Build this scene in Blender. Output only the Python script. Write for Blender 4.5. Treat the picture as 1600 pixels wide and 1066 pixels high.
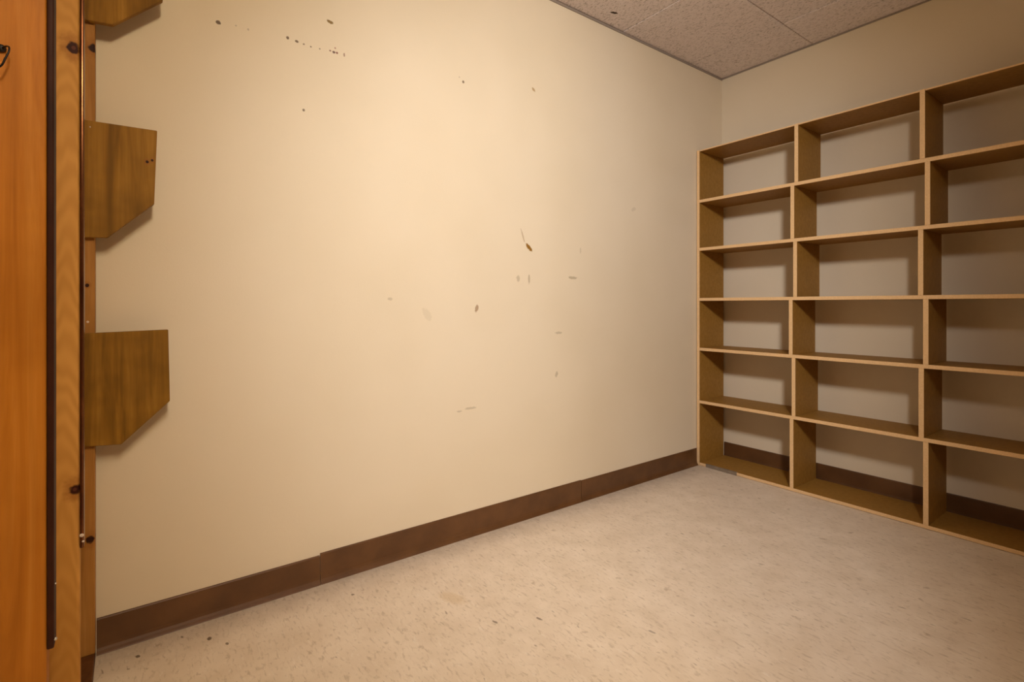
import bpy, bmesh, math, random
from mathutils import Vector
random.seed(7)
for o in list(bpy.data.objects): bpy.data.objects.remove(o)
SC = bpy.context.scene
COL = SC.collection

# ---------------------------------------------------------------- camera
cd = bpy.data.cameras.new('camera'); cam = bpy.data.objects.new('camera', cd); COL.objects.link(cam)
cam.location = (1.85, 0, 0.977)
cam.rotation_euler = (math.pi/2, 0, math.radians(53.4))
cd.sensor_width = 36; cd.lens = 18.02; cd.shift_y = -56/1600; cd.clip_start = 0.02
SC.camera = cam
# ---------------------------------------------------------------- world, light, exposure
w = bpy.data.worlds.new('world'); SC.world = w; w.use_nodes = True
w.node_tree.nodes['Background'].inputs[0].default_value = (1, .8, .6, 1)
w.node_tree.nodes['Background'].inputs[1].default_value = 0.02
def point(name, loc, power, col, rad):
    l = bpy.data.lights.new(name, 'POINT'); l.energy = power; l.color = col; l.shadow_soft_size = rad
    o = bpy.data.objects.new(name, l); o.location = loc; COL.objects.link(o); return o
for x_, p_ in ((2.22, 16), (2.65, 27), (3.05, 43)):          # three added point lights: warm fill and a graded shadow to the right
    point('added_fill_light', (x_, .15, 2.27), p_, (1, .84, .58), .11)
sl = bpy.data.lights.new('added_spot', 'SPOT'); sl.energy = 230; sl.color = (1, .985, 1.04); sl.shadow_soft_size = .14   # added spot, no known fixture, brightens the middle of the room
sl.spot_size = math.radians(84); sl.spot_blend = 1
so = bpy.data.objects.new('added_spot', sl); so.location = (2.25, .15, 2.27); COL.objects.link(so)
so.rotation_euler = (Vector((.15, 1.86, 1.0)) - Vector(so.location)).to_track_quat('-Z', 'Y').to_euler()
vs = SC.view_settings
vs.view_transform = 'Standard'; vs.look = 'None'; vs.gamma = 1; vs.use_curve_mapping = False
vs.exposure = -0.06

# ---------------------------------------------------------------- material helpers
def lin(c):
    return tuple(((v/255)/12.92 if v/255 <= .04045 else ((v/255+.055)/1.055)**2.4) for v in c) + (1,)
class NT:
    def __init__(s, name, rough=.6, spec=.3):
        s.m = bpy.data.materials.new(name); s.m.use_nodes = True
        s.t = s.m.node_tree; s.n = s.t.nodes; s.b = s.n['Principled BSDF']
        s.b.inputs['Roughness'].default_value = rough
        s.b.inputs['Specular IOR Level'].default_value = spec
    def N(s, ty, **k):
        n = s.n.new(ty)
        for a, v in k.items(): setattr(n, a, v)
        return n
    def L(s, a, b): s.t.links.new(a, b)
    def coord(s, scale=(1,1,1), loc=(0,0,0), rot=(0,0,0)):
        c = s.N('ShaderNodeTexCoord'); m = s.N('ShaderNodeMapping')
        m.inputs['Scale'].default_value = scale; m.inputs['Location'].default_value = loc
        m.inputs['Rotation'].default_value = rot
        s.L(c.outputs['Object'], m.inputs['Vector']); return m.outputs[0]
    def noise(s, vec, sc, det=4, rough=.55, dist=0):
        n = s.N('ShaderNodeTexNoise'); n.inputs['Scale'].default_value = sc
        n.inputs['Detail'].default_value = det; n.inputs['Roughness'].default_value = rough
        n.inputs['Distortion'].default_value = dist
        s.L(vec, n.inputs['Vector']); return n.outputs['Fac']
    def ramp(s, fac, stops):
        r = s.N('ShaderNodeValToRGB'); e = r.color_ramp.elements
        while len(e) < len(stops): e.new(.5)
        for i, (p, c) in enumerate(stops): e[i].position = p; e[i].color = c
        s.L(fac, r.inputs[0]); return r.outputs['Color']
    def mix(s, fac, a, b, blend='MIX'):
        m = s.N('ShaderNodeMix', data_type='RGBA', blend_type=blend)
        for i, v in ((0, fac), (6, a), (7, b)):
            if hasattr(v, 'links'): s.L(v, m.inputs[i])
            else: m.inputs[i].default_value = v
        return m.outputs[2]
    def math(s, op, a, b=None, c=None):
        m = s.N('ShaderNodeMath', operation=op)
        for i, v in enumerate((a, b, c)):
            if v is None: continue
            if hasattr(v, 'links'): s.L(v, m.inputs[i])
            else: m.inputs[i].default_value = v
        return m.outputs[0]
    def spot(s, axes, ctr, rad, rot=0, soft=.5, wob=None):
        """1 inside an ellipse on the plane of two object axes"""
        c = s.N('ShaderNodeTexCoord'); sp = s.N('ShaderNodeSeparateXYZ'); s.L(c.outputs['Object'], sp.inputs[0])
        u = s.math('SUBTRACT', sp.outputs[axes[0]], ctr[0]); v = s.math('SUBTRACT', sp.outputs[axes[1]], ctr[1])
        ca, sa = math.cos(rot), math.sin(rot)
        p = s.math('ADD', s.math('MULTIPLY', u, ca/rad[0]), s.math('MULTIPLY', v, sa/rad[0]))
        q = s.math('ADD', s.math('MULTIPLY', u, -sa/rad[1]), s.math('MULTIPLY', v, ca/rad[1]))
        d = s.math('ADD', s.math('MULTIPLY', p, p), s.math('MULTIPLY', q, q))
        if wob is not None: d = s.math('ADD', d, s.math('MULTIPLY', s.math('SUBTRACT', wob, .5), 2.2))
        m = s.N('ShaderNodeMapRange', interpolation_type='SMOOTHSTEP')
        m.inputs['From Min'].default_value = 1 - soft; m.inputs['From Max'].default_value = 1 + soft
        m.inputs['To Min'].default_value = 1; m.inputs['To Max'].default_value = 0
        s.L(d, m.inputs['Value']); return m.outputs[0]
    def color(s, c):
        if hasattr(c, 'links'): s.L(c, s.b.inputs['Base Color'])
        else: s.b.inputs['Base Color'].default_value = c
    def bump(s, h, st=.2, dist=.002):
        b = s.N('ShaderNodeBump'); b.inputs['Strength'].default_value = st; b.inputs['Distance'].default_value = dist
        s.L(h, b.inputs['Height']); s.L(b.outputs[0], s.b.inputs['Normal'])

def wall_mat(name, marks=()):
    a = NT(name, .55, .35)
    v = a.coord()
    c = a.ramp(a.noise(v, 1.1, 3), [(.35, lin((226,209,178))), (.65, lin((232,216,187)))])
    wob = a.noise(v, 90, 2)
    for (y, z, ry, rz, rot, col, f) in marks:
        c = a.mix(a.math('MULTIPLY', a.spot((1,2), (y,z), (ry,rz), rot, .45, wob), f), c, lin(col))
    a.color(c); a.bump(a.noise(v, 160, 4, .7), .25, .0012); return a.m
DK=(96,72,44); OC=(158,118,52); GR=(178,160,128)
marks = [(.22,1.869,.0065,.0065,0,DK,.95),(.27,1.875,.003,.003,0,DK,.35),(.305,1.874,.003,.004,0,DK,.35),
 (.426,1.885,.0045,.005,0,DK,.9),(.455,1.881,.005,.0045,0,DK,.9),(.478,1.879,.003,.003,0,DK,.8),(.502,1.877,.003,.003,0,DK,.8),
 (.532,1.879,.003,.003,0,DK,.6),(.568,1.883,.0035,.003,0,(120,60,50),.8),(.581,1.881,.005,.004,0,(90,50,40),.9),
 (.592,1.882,.0035,.0035,0,(120,60,50),.9),(.586,1.897,.003,.003,0,(150,80,60),.7),(.618,1.882,.003,.007,0,(130,80,60),.7),
 (.568,1.985,.012,.0055,-.2,(128,98,40),.95),(.478,1.651,.004,.0045,0,DK,.85),(1.119,1.915,.0055,.006,0,DK,.8),
 (1.10,1.93,.003,.003,0,DK,.3),(1.499,1.978,.012,.006,-.6,OC,.7),(1.472,1.243,.022,.009,-.72,(146,102,30),1.0),
 (1.435,1.295,.004,.034,.35,OC,.45),(1.186,.963,.008,.017,-.3,(150,112,70),.7),(1.409,1.098,.010,.014,0,GR,.55),
 (1.472,1.096,.006,.022,0,GR,.65),(1.746,1.112,.028,.007,0,GR,.75),(1.654,.844,.022,.006,0,GR,.55),
 (.794,1.001,.010,.006,0,GR,.5),(1.154,.54,.03,.005,0,GR,.5),(1.10,.533,.012,.004,0,GR,.5),(1.641,.645,.008,.014,-.3,GR,.6),
 (1.80,1.25,.004,.014,0,GR,.4),(.95,.94,.015,.03,.6,GR,.18),(2.2,1.5,.02,.01,.4,GR,.25)]
M_WALL = wall_mat('painted_wall_marked', marks)
M_WALL2 = wall_mat('painted_wall')


def floor_mat():
    a = NT('vinyl_tile', .42, .35)
    v = a.coord((1,1,1))
    st = a.coord((38, 110, 1), rot=(0,0,.10))
    st2 = a.coord((24, 85, 1), (3,1,0), (0,0,-.25))
    base = a.ramp(a.noise(v, 9, 4), [(.3, lin((220,202,178))), (.7, lin((234,218,196)))])
    s1 = a.ramp(a.noise(st, 1, 3, .6, .6), [(.28, (1,1,1,1)), (.46, (0,0,0,1))])
    c = a.mix(a.math('MULTIPLY', s1, .50), base, lin((166,142,112)))
    s2 = a.ramp(a.noise(st2, 1.3, 2, .5, .8), [(.62, (0,0,0,1)), (.74, (1,1,1,1))])
    c = a.mix(a.math('MULTIPLY', s2, .45), c, lin((240,230,214)))
    s3 = a.ramp(a.noise(a.coord((22, 75, 1), (7,5,0), (0,0,.3)), 1.2, 2, .5, .5), [(.70, (0,0,0,1)), (.77, (1,1,1,1))])
    c = a.mix(a.math('MULTIPLY', s3, .55), c, lin((120,96,66)))
    # scattered grime blotches
    s4 = a.ramp(a.noise(a.coord((1,1,1), (2,9,0)), 26, 3, .5), [(.66, (0,0,0,1)), (.78, (1,1,1,1))])
    c = a.mix(a.math('MULTIPLY', s4, .55), c, lin((150,120,84)))
    wob = a.noise(v, 120, 2)
    for (x, y, r1, r2, f) in [(.116,.184,.009,.006,.9),(.085,.014,.008,.005,.9),(.172,.222,.006,.004,.8),(.06,.12,.006,.003,.7),(.62,1.02,.012,.004,.7),(.55,.9,.01,.004,.7),(.14,.60,.006,.005,.7),(1.0,1.0,.014,.004,.5),(.87,1.25,.012,.004,.5)]:
        c = a.mix(a.math('MULTIPLY', a.spot((0,1), (x,y), (r1,r2), .2, .5, wob), f), c, lin((92,68,40)))
    # yellow scuff
    c = a.mix(a.math('MULTIPLY', a.spot((0,1), (.36,.86), (.05,.025), .4, .8, wob), .30), c, lin((196,160,90)))
    # a run of old grime along the wall base
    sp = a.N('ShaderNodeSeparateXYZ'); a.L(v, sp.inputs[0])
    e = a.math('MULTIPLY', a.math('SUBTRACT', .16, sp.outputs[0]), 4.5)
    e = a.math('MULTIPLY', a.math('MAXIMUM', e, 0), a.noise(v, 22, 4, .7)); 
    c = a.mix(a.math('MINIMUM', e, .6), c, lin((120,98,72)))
    a.color(c); a.bump(a.noise(v, 60, 2), .08, .001); return a.m
M_FLOOR = floor_mat()

def ceil_mat():
    a = NT('mineral_ceiling_tile', .9, .1)
    v = a.coord()
    n = a.noise(a.coord((75, 190, 1), rot=(0,0,.3)), 1, 3, .65)
    c = a.ramp(n, [(.32, lin((168,156,150))), (.48, lin((240,229,228)))])
    c = a.mix(a.spot((0,1), (.096,1.94), (.008,.02), -.3, .4, a.noise(v, 90, 2)), c, lin((70,55,45)))
    a.color(c); a.bump(n, .6, .004); return a.m
M_CEIL = ceil_mat()

def wood_mat(name, c1, c2, c3, axis=2, knots=(), rough=.55, spec=.15, scale=1.0, plane=(1,2), off=(0,0,0), blotch=.5):
    a = NT(name, rough, spec)
    s = [16*scale]*3; s[axis] = 1.1*scale
    v = a.coord(tuple(s), off)
    nz = a.noise(v, 1.6, 5, .6, .9)
    c = a.ramp(nz, [(.30, lin(c1)), (.52, lin(c2)), (.72, lin(c3))])
    s2 = [150*scale]*3; s2[axis] = 5*scale
    fine = a.noise(a.coord(tuple(s2), off), 1, 3, .6)
    c = a.mix(a.math('MULTIPLY', a.ramp(fine, [(.35,(1,1,1,1)),(.6,(0,0,0,1))]), .25), c, lin(c1), 'MIX')
    bl = a.ramp(a.noise(a.coord((1,1,1), off), 6, 3), [(.42,(0,0,0,1)),(.65,(1,1,1,1))])
    c = a.mix(a.math('MULTIPLY', bl, blotch), c, lin(c1))
    wob = a.noise(a.coord(), 70, 2)
    for (u, z, r) in knots:
        c = a.mix(a.math('MULTIPLY', a.spot(plane, (u,z), (r*2.0,r*2.6), 0, .9, wob), .45), c, lin((150,90,36)))
        c = a.mix(a.spot(plane, (u,z), (r,r*1.1), 0, .4, wob), c, lin((50,24,12)))
    a.color(c); a.bump(fine, .12, .001); return a.m

def rings_mat(name, base, dark, ctr, knots):
    """flat sawn pine: cathedral grain plus knots on the y-z face"""
    a = NT(name, .55, .15)
    co = a.N('ShaderNodeTexCoord'); sp = a.N('ShaderNodeSeparateXYZ'); a.L(co.outputs['Object'], sp.inputs[0])
    y = a.math('SUBTRACT', sp.outputs[1], ctr[0]); z = a.math('SUBTRACT', sp.outputs[2], ctr[1])
    d = a.math('ADD', a.math('MULTIPLY', a.math('MULTIPLY', y, y), 90), a.math('MULTIPLY', z, .9))
    d = a.math('ADD', d, a.math('MULTIPLY', a.noise(a.coord((9,9,2)), 1, 3), .35))
    wv = a.math('SINE', a.math('MULTIPLY', d, 120))
    m = a.N('ShaderNodeMapRange'); m.inputs['From Min'].default_value = -1; a.L(wv, m.inputs['Value'])
    c = a.mix(a.math('MULTIPLY', m.outputs[0], .28), lin(base), lin(dark))
    bl = a.ramp(a.noise(a.coord((4,4,1.6)), 1, 3), [(.4,(0,0,0,1)),(.65,(1,1,1,1))])
    c = a.mix(a.math('MULTIPLY', bl, .45), c, lin(dark))
    wob = a.noise(a.coord(), 70, 2)
    for (u, zz, r) in knots:
        c = a.mix(a.math('MULTIPLY', a.spot((1,2), (u,zz), (r*2.0,r*2.6), 0, .9, wob), .5), c, lin((140,80,30)))
        c = a.mix(a.spot((1,2), (u,zz), (r,r*1.1), 0, .4, wob), c, lin((58,26,16)))
        c = a.mix(a.math('MULTIPLY', a.spot((1,2), (u,zz), (r*.35,r*.4), 0, .4), .6), c, lin((110,60,40)))
    a.color(c); return a.m

M_POST  = rings_mat('varnished_pine_post', (220,162,82), (172,114,44), (-.12,1.62), [(-.103,1.549,.011),(-.101,.567,.010)])
M_PANEL = wood_mat('varnished_orange_board', (150,88,20), (186,115,34), (202,134,50), scale=.7, blotch=.35, rough=.45)
M_STUD  = wood_mat('pine_wall_board', (150,100,42), (178,124,60), (196,142,76), knots=[(-.083,1.672,.010),(-.089,.345,.009),(-.095,1.03,.004)], blotch=.3)
M_FOOT  = wood_mat('scuffed_board_foot', (84,50,24), (106,66,34), (122,78,44), blotch=.3, rough=.6)
M_BOUNCE_CUT = wood_mat('bounce_cut_brown', (52,34,18), (74,50,28), (92,64,36), rough=.6, spec=.2)  # dark finish made up for the unseen walls, to cut bounce light
def bracket_mat(name, off, knots=()):
    return wood_mat(name, (104,70,16), (154,108,32), (178,128,46), knots=knots, scale=.8, off=off, rough=.6, blotch=.55)
M_BR = [bracket_mat('stained_plywood', (0,1,3)), bracket_mat('stained_plywood_worn', (0,4,.3), [(.036,1.38,.0035),(.047,1.386,.003)]), bracket_mat('stained_plywood_dark', (2,3,7))]
def plain(name, c, rough=.6, spec=.3, metal=0, n=None):
    a = NT(name, rough, spec)
    a.b.inputs['Metallic'].default_value = metal
    if n:
        a.color(a.ramp(a.noise(a.coord(), n[0], 4), [(.35, lin(c)), (.65, lin(n[1]))]))
    else: a.color(lin(c))
    return a.m
M_BRONZE = plain('aged_bronze_strip', (128,80,46), .22, .5, .8, (14, (96,56,32)))
M_DARKMETAL = plain('dark_strip', (66,34,20), .55, .12, 0, (14, (50,26,16)))
M_SCREW = plain('bright_screw', (220,220,215), .2, .5, 1)
M_BLACK = plain('black_wire', (26,20,18), .4)
M_PAINT = plain('paint_fleck', (232,214,196), .6)
M_FACE = plain('particle_board_face', (150,108,42), .55, .25, 0, (60, (162,118,50)))
M_EDGE = plain('particle_board_edge', (234,196,144), .7, .2, 0, (220, (224,184,132)))
M_TAPE = plain('grey_tape', (128,112,94), .5, .3, 0, (40, (140,124,104)))
M_BASEB = plain('brown_vinyl_base', (90,58,30), .38, .45, 0, (9, (106,70,38)))
M_TRIM = plain('ceiling_angle', (150,136,122), .5)

# ---------------------------------------------------------------- mesh helpers
def link(name, bm, mats, parent=None, smooth=False):
    me = bpy.data.meshes.new(name); bmesh.ops.recalc_face_normals(bm, faces=bm.faces)
    bm.to_mesh(me); bm.free()
    for m in (mats if isinstance(mats, (list, tuple)) else [mats]): me.materials.append(m)
    if smooth:
        for p in me.polygons: p.use_smooth = True
    o = bpy.data.objects.new(name, me); COL.objects.link(o)
    if parent: o.parent = parent
    return o
def box(bm, a, b, bev=0, seg=2, mi=0):
    r = bmesh.ops.create_cube(bm, size=1)
    vs_ = r['verts']
    for v in vs_:
        v.co = Vector([(a[i]+b[i])/2 + v.co[i]*(b[i]-a[i]) for i in range(3)])
    fs = {f for v in vs_ for f in v.link_faces}
    for f in fs: f.material_index = mi
    if bev:
        es = list({e for v in vs_ for e in v.link_edges})
        bmesh.ops.bevel(bm, geom=es, offset=bev, segments=seg, affect='EDGES', profile=.5)
    return bm
def prism_x(pts, x0, x1, bev=0):
    bm = bmesh.new()
    f = bm.faces.new([bm.verts.new((x0, y, z)) for y, z in pts])
    r = bmesh.ops.extrude_face_region(bm, geom=[f])
    for g in r['geom']:
        if isinstance(g, bmesh.types.BMVert): g.co.x = x1
    if bev: bmesh.ops.bevel(bm, geom=list(bm.edges), offset=bev, segments=2, affect='EDGES')
    return bm
def struct(name, bm, m):
    o = link(name, bm, m); o['kind'] = 'structure'; return o
def thing(name, label, cat, loc=(0,0,0), group=None):
    o = bpy.data.objects.new(name, None); COL.objects.link(o); o.empty_display_size = .1
    o['label'] = label; o['category'] = cat
    if group: o['group'] = group
    return o
def bx(a, b, bev=0, seg=2): return box(bmesh.new(), a, b, bev, seg)
def screw(name, c, r, m, parent, n=(1,0,0)):
    bm = bmesh.new(); bmesh.ops.create_uvsphere(bm, u_segments=12, v_segments=8, radius=r)
    q = Vector((1,0,0)).rotation_difference(Vector(n))
    for v in bm.verts:
        v.co.x *= .45; v.co = q @ v.co + Vector(c)
    return link(name, bm, m, parent, True)

# ---------------------------------------------------------------- room shell
H = 2.44; YB = 3.063; XR = 2.02; XE = 4.2; YF = -1.6; YJ = .71
struct('floor', bx((-.1, YF-.1, -.1), (XE+.1, YB+.1, 0)), M_FLOOR)
struct('wall_left', bx((-.1, YF-.1, 0), (0, YB+.1, H+.1)), M_WALL)
struct('wall_back', bx((0, YB, 0), (XR+.12, YB+.1, H+.1)), M_WALL2)
struct('wall_right', bx((XR, YJ, 0), (XR+.12, YB, H)), M_WALL2)  # unseen; near end placed so it shades the right of the room
struct('wall_far_right', bx((XE, YF-.1, 0), (XE+.1, YJ+.1, H+.1)), M_BOUNCE_CUT)
struct('wall_hall', bx((XR+.12, YJ, 0), (XE, YJ+.1, H+.1)), M_BOUNCE_CUT)
struct('wall_front', bx((0, YF-.1, 0), (XE, YF, H+.1)), M_BOUNCE_CUT)
# ceiling: 2 ft lay-in tiles with slightly stepped edges
bm = bmesh.new()
xs = [-.06+.61*i for i in range(8)]; ys = [2.72-.61*j for j in range(-1, 8)]
for i in range(len(xs)-1):
    for j in range(len(ys)-1):
        x0, x1 = max(xs[i], 0), min(xs[i+1], XE); y0, y1 = max(ys[j+1], YF), min(ys[j], YB)
        if x1-x0 < .02 or y1-y0 < .02: continue
        dz = random.uniform(-.0012, .0012)
        g = .0014
        box(bm, (x0+g, y0+g, H+dz), (x1-g, y1-g, H+.02+dz), .004, 2)
box(bm, (0, YF, H+.021), (XE, YB, H+.03))
struct('ceiling', bm, M_CEIL)
# wall angle
struct('trim_1', bx((0, YF, H-.013), (.004, YB, H-.001)), M_TRIM)
struct('trim_2', bx((.004, YB-.004, H-.009), (XR, YB, H-.001)), M_TRIM)

# vinyl cove base
def cove(bm, p0, p1, h, n):
    """profile swept from p0 to p1; n = unit vector into the room"""
    prof = [(0,0),(.017,0),(.0155,.003),(.010,.008),(.0068,.015),(.0052,.024),(.005,h-.004),(.0035,h-.0008),(0,h)]
    rings = []
    for p in (p0, p1):
        rings.append([bm.verts.new((p[0]+n[0]*d, p[1]+n[1]*d, z)) for d, z in prof])
    k = len(prof)
    for i in range(k): bm.faces.new((rings[0][i], rings[0][(i+1)%k], rings[1][(i+1)%k], rings[1][i]))
    bm.faces.new(rings[0]); bm.faces.new(rings[1][::-1])
bm = bmesh.new()
cove(bm, (0,-.078), (0,.531), .098, (1,0)); cove(bm, (0,.5325), (0,1.800), .1045, (1,0)); cove(bm, (0,1.8025), (0,YB-.002), .102, (1,0))
struct('baseboard_left', bm, M_BASEB)
bm = bmesh.new()
cove(bm, (.018,YB), (XR,YB), .100, (0,-1))
struct('baseboard_back', bm, M_BASEB)

# ---------------------------------------------------------------- shelving unit
YS = 2.78; YW = YB-.019
unit = thing('shelving_unit', 'open brown particle board shelving unit against the back wall, eighteen empty compartments in view', 'shelves')
def board(name, a, b, label=None):
    """faces brown, the edge towards the room pale"""
    bm = bx(a, b, .0008, 1)
    bm.normal_update(); bmesh.ops.recalc_face_normals(bm, faces=bm.faces); bm.normal_update()
    for f in bm.faces: f.material_index = 1 if f.normal.y < -.6 else 0
    o = link(name, bm, [M_FACE, M_EDGE], unit)
    if label: o['label'] = label
    return o
T = .0175
X0, X1 = .004, 1.98
zt = 1.922
lv = [1.610, 1.317, 1.012, .709, .388]          # undivided shelves, top faces about here
board('side_panel', (X0, YS, 0), (X0+.019, YW, zt))
board('side_panel', (X1, YS, 0), (X1+.019, YW, zt))
board('bottom_board', (X0+.020, YS+.001, .002), (X1-.001, YW, .018))
for z in lv: board('shelf', (X0+.0195, YS, z-T/2), (X1-.0005, YW, z+T/2))
tops = [zt] + [z-T/2 for z in lv]; bots = [z+T/2 for z in lv] + [.0182]
d1 = [.580, .560, .574, .552, .566, .556]
d2 = [1.110, 1.128, 1.104, 1.122, 1.106, 1.122]
d3 = [1.665, 1.650, 1.668, 1.652, 1.664, 1.65]
for r in range(6):
    for d in (d1, d2, d3):
        board('divider', (d[r], YS-.0005, bots[r]+.0002), (d[r]+.019, YW, tops[r]-.0002))
# thin top boards, one over each column, let in between the uprights
cuts = [X0+.0195] + [v for d in (d1, d2, d3) for v in (d[0], d[0]+.019)] + [X1]
for i in range(0, len(cuts), 2):
    board('top_board', (cuts[i]+.0003, YS+.0005, zt-.008), (cuts[i+1]-.0003, YW, zt-.001))
tp = bmesh.new()
box(tp, (.066, YS-.0012, .001), (.262, YS+.0008, .0192), .0004, 1)
box(tp, (.066, YS-.0010, .0182), (.262, YS+.012, .0192))
o = link('tape', tp, M_TAPE, unit); o['label'] = 'strip of grey tape wrapped over the bottom front edge'

# ---------------------------------------------------------------- wooden uprights by the left wall
ZT = H-.016
# 1: pine board on the wall, carrying the plywood brackets
up = thing('wall_upright', 'narrow knotty pine board upright on the cream wall with three plywood brackets', 'upright board')
link('board', bx((.019, -.175, .034), (.065, -.079, ZT), .003, 2), M_STUD, up)
o = link('foot_rail', bx((.019, -.172, 0), (.3165, -.0795, .0335), .003, 2), M_FOOT, up); o['label'] = 'darker scuffed rail on the floor under the upright'
for k, (pts) in enumerate([
    [(-.165,1.735),(-.10,1.735),(-.040,1.741),(.072,1.847),(.068,2.05),(-.10,2.048),(-.165,2.045)],
    [(-.165,1.157),(-.10,1.157),(-.052,1.160),(.052,1.264),(.059,1.472),(-.10,1.469),(-.165,1.468)],
    [(-.165,.602),(-.10,.601),(-.022,.595),(.089,.702),(.085,.907),(-.10,.902),(-.165,.901)]]):
    b = link('bracket', prism_x(pts, .0655, .083, .0012), M_BR[k], up)
    b['label'] = ['highest plywood bracket, cut off by the top of the photo', 'middle plywood bracket with two small dark knots', 'lowest plywood bracket with dark stained face'][k]
screw('paint_fleck', (.0835, -.088, 1.452), .0016, M_PAINT, up)
screw('paint_fleck', (.0655, -.094, .932), .003, M_PAINT, up)

# 2: middle post
pp = thing('pine_post', 'pale knotty pine post with bronze edge strip, second upright out from the wall', 'post')
link('board', bx((.317, -.180, 0), (.355, -.0925, ZT), .006, 4), M_POST, pp)
def strip(y0, y1, x0, x1, z0, z1): 
    bm = bx((x0, y0, z0), (x1, y1, z1), .0022, 3); return bm
o = link('edge_strip', strip(-.0924, -.0852, .325, .358, .434, ZT), M_BRONZE, pp, True); o['label'] = 'bronze metal strip down the post edge'
f = screw('paint_fleck', (.3585, -.089, .463), .0040, M_PAINT, pp); f['label'] = 'pale paint fleck near the strip end'
f = screw('paint_fleck', (.3585, -.0865, .449), .0024, M_PAINT, pp)

# 3: near wide board
pb = thing('pine_board', 'wide glossy orange board with dark edge strip and black wire hook', 'board')
link('board', bx((.712, -.42, 0), (.750, -.1085, ZT), .004, 3), M_PANEL, pb)
o = link('edge_strip', strip(-.1083, -.0995, .720, .7535, .427, ZT), M_DARKMETAL, pb, True); o['label'] = 'dark brown metal strip down the board edge'
f = screw('screw', (.752, -.0975, .441), .0026, M_SCREW, pb, (.7,.7,0)); f['label'] = 'bright screw head near the strip end'
f = screw('screw', (.752, -.0975, .53), .0016, M_SCREW, pb, (.7,.7,0))
# hook
cu = bpy.data.curves.new('hook', 'CURVE'); cu.dimensions = '3D'; cu.bevel_depth = .0013; cu.bevel_resolution = 4; cu.resolution_u = 16
spn = cu.splines.new('BEZIER')
hp = [(.752,-.160,1.371),(.768,-.151,1.3705),(.776,-.148,1.364),(.778,-.152,1.348),(.776,-.159,1.334),(.774,-.174,1.330)]
spn.bezier_points.add(len(hp)-1)
for p, c in zip(spn.bezier_points, hp): p.co = c; p.handle_left_type = p.handle_right_type = 'AUTO'
tmp = bpy.data.objects.new('hook_curve', cu); COL.objects.link(tmp)
dg = bpy.context.evaluated_depsgraph_get(); me = bpy.data.meshes.new_from_object(tmp.evaluated_get(dg))
bpy.data.objects.remove(tmp)
me.name = 'hook'; me.materials.clear(); me.materials.append(M_BLACK)
bm = bmesh.new(); bm.from_mesh(me)
r = bmesh.ops.create_uvsphere(bm, u_segments=16, v_segments=10, radius=.006)
for v in r['verts']: v.co.x *= .5; v.co += Vector((.7525,-.160,1.371))
bm.to_mesh(me); bm.free()
for p in me.polygons: p.use_smooth = True
hk = bpy.data.objects.new('hook', me); COL.objects.link(hk); hk.parent = pb; hk['label'] = 'black wire hook screwed to the board'
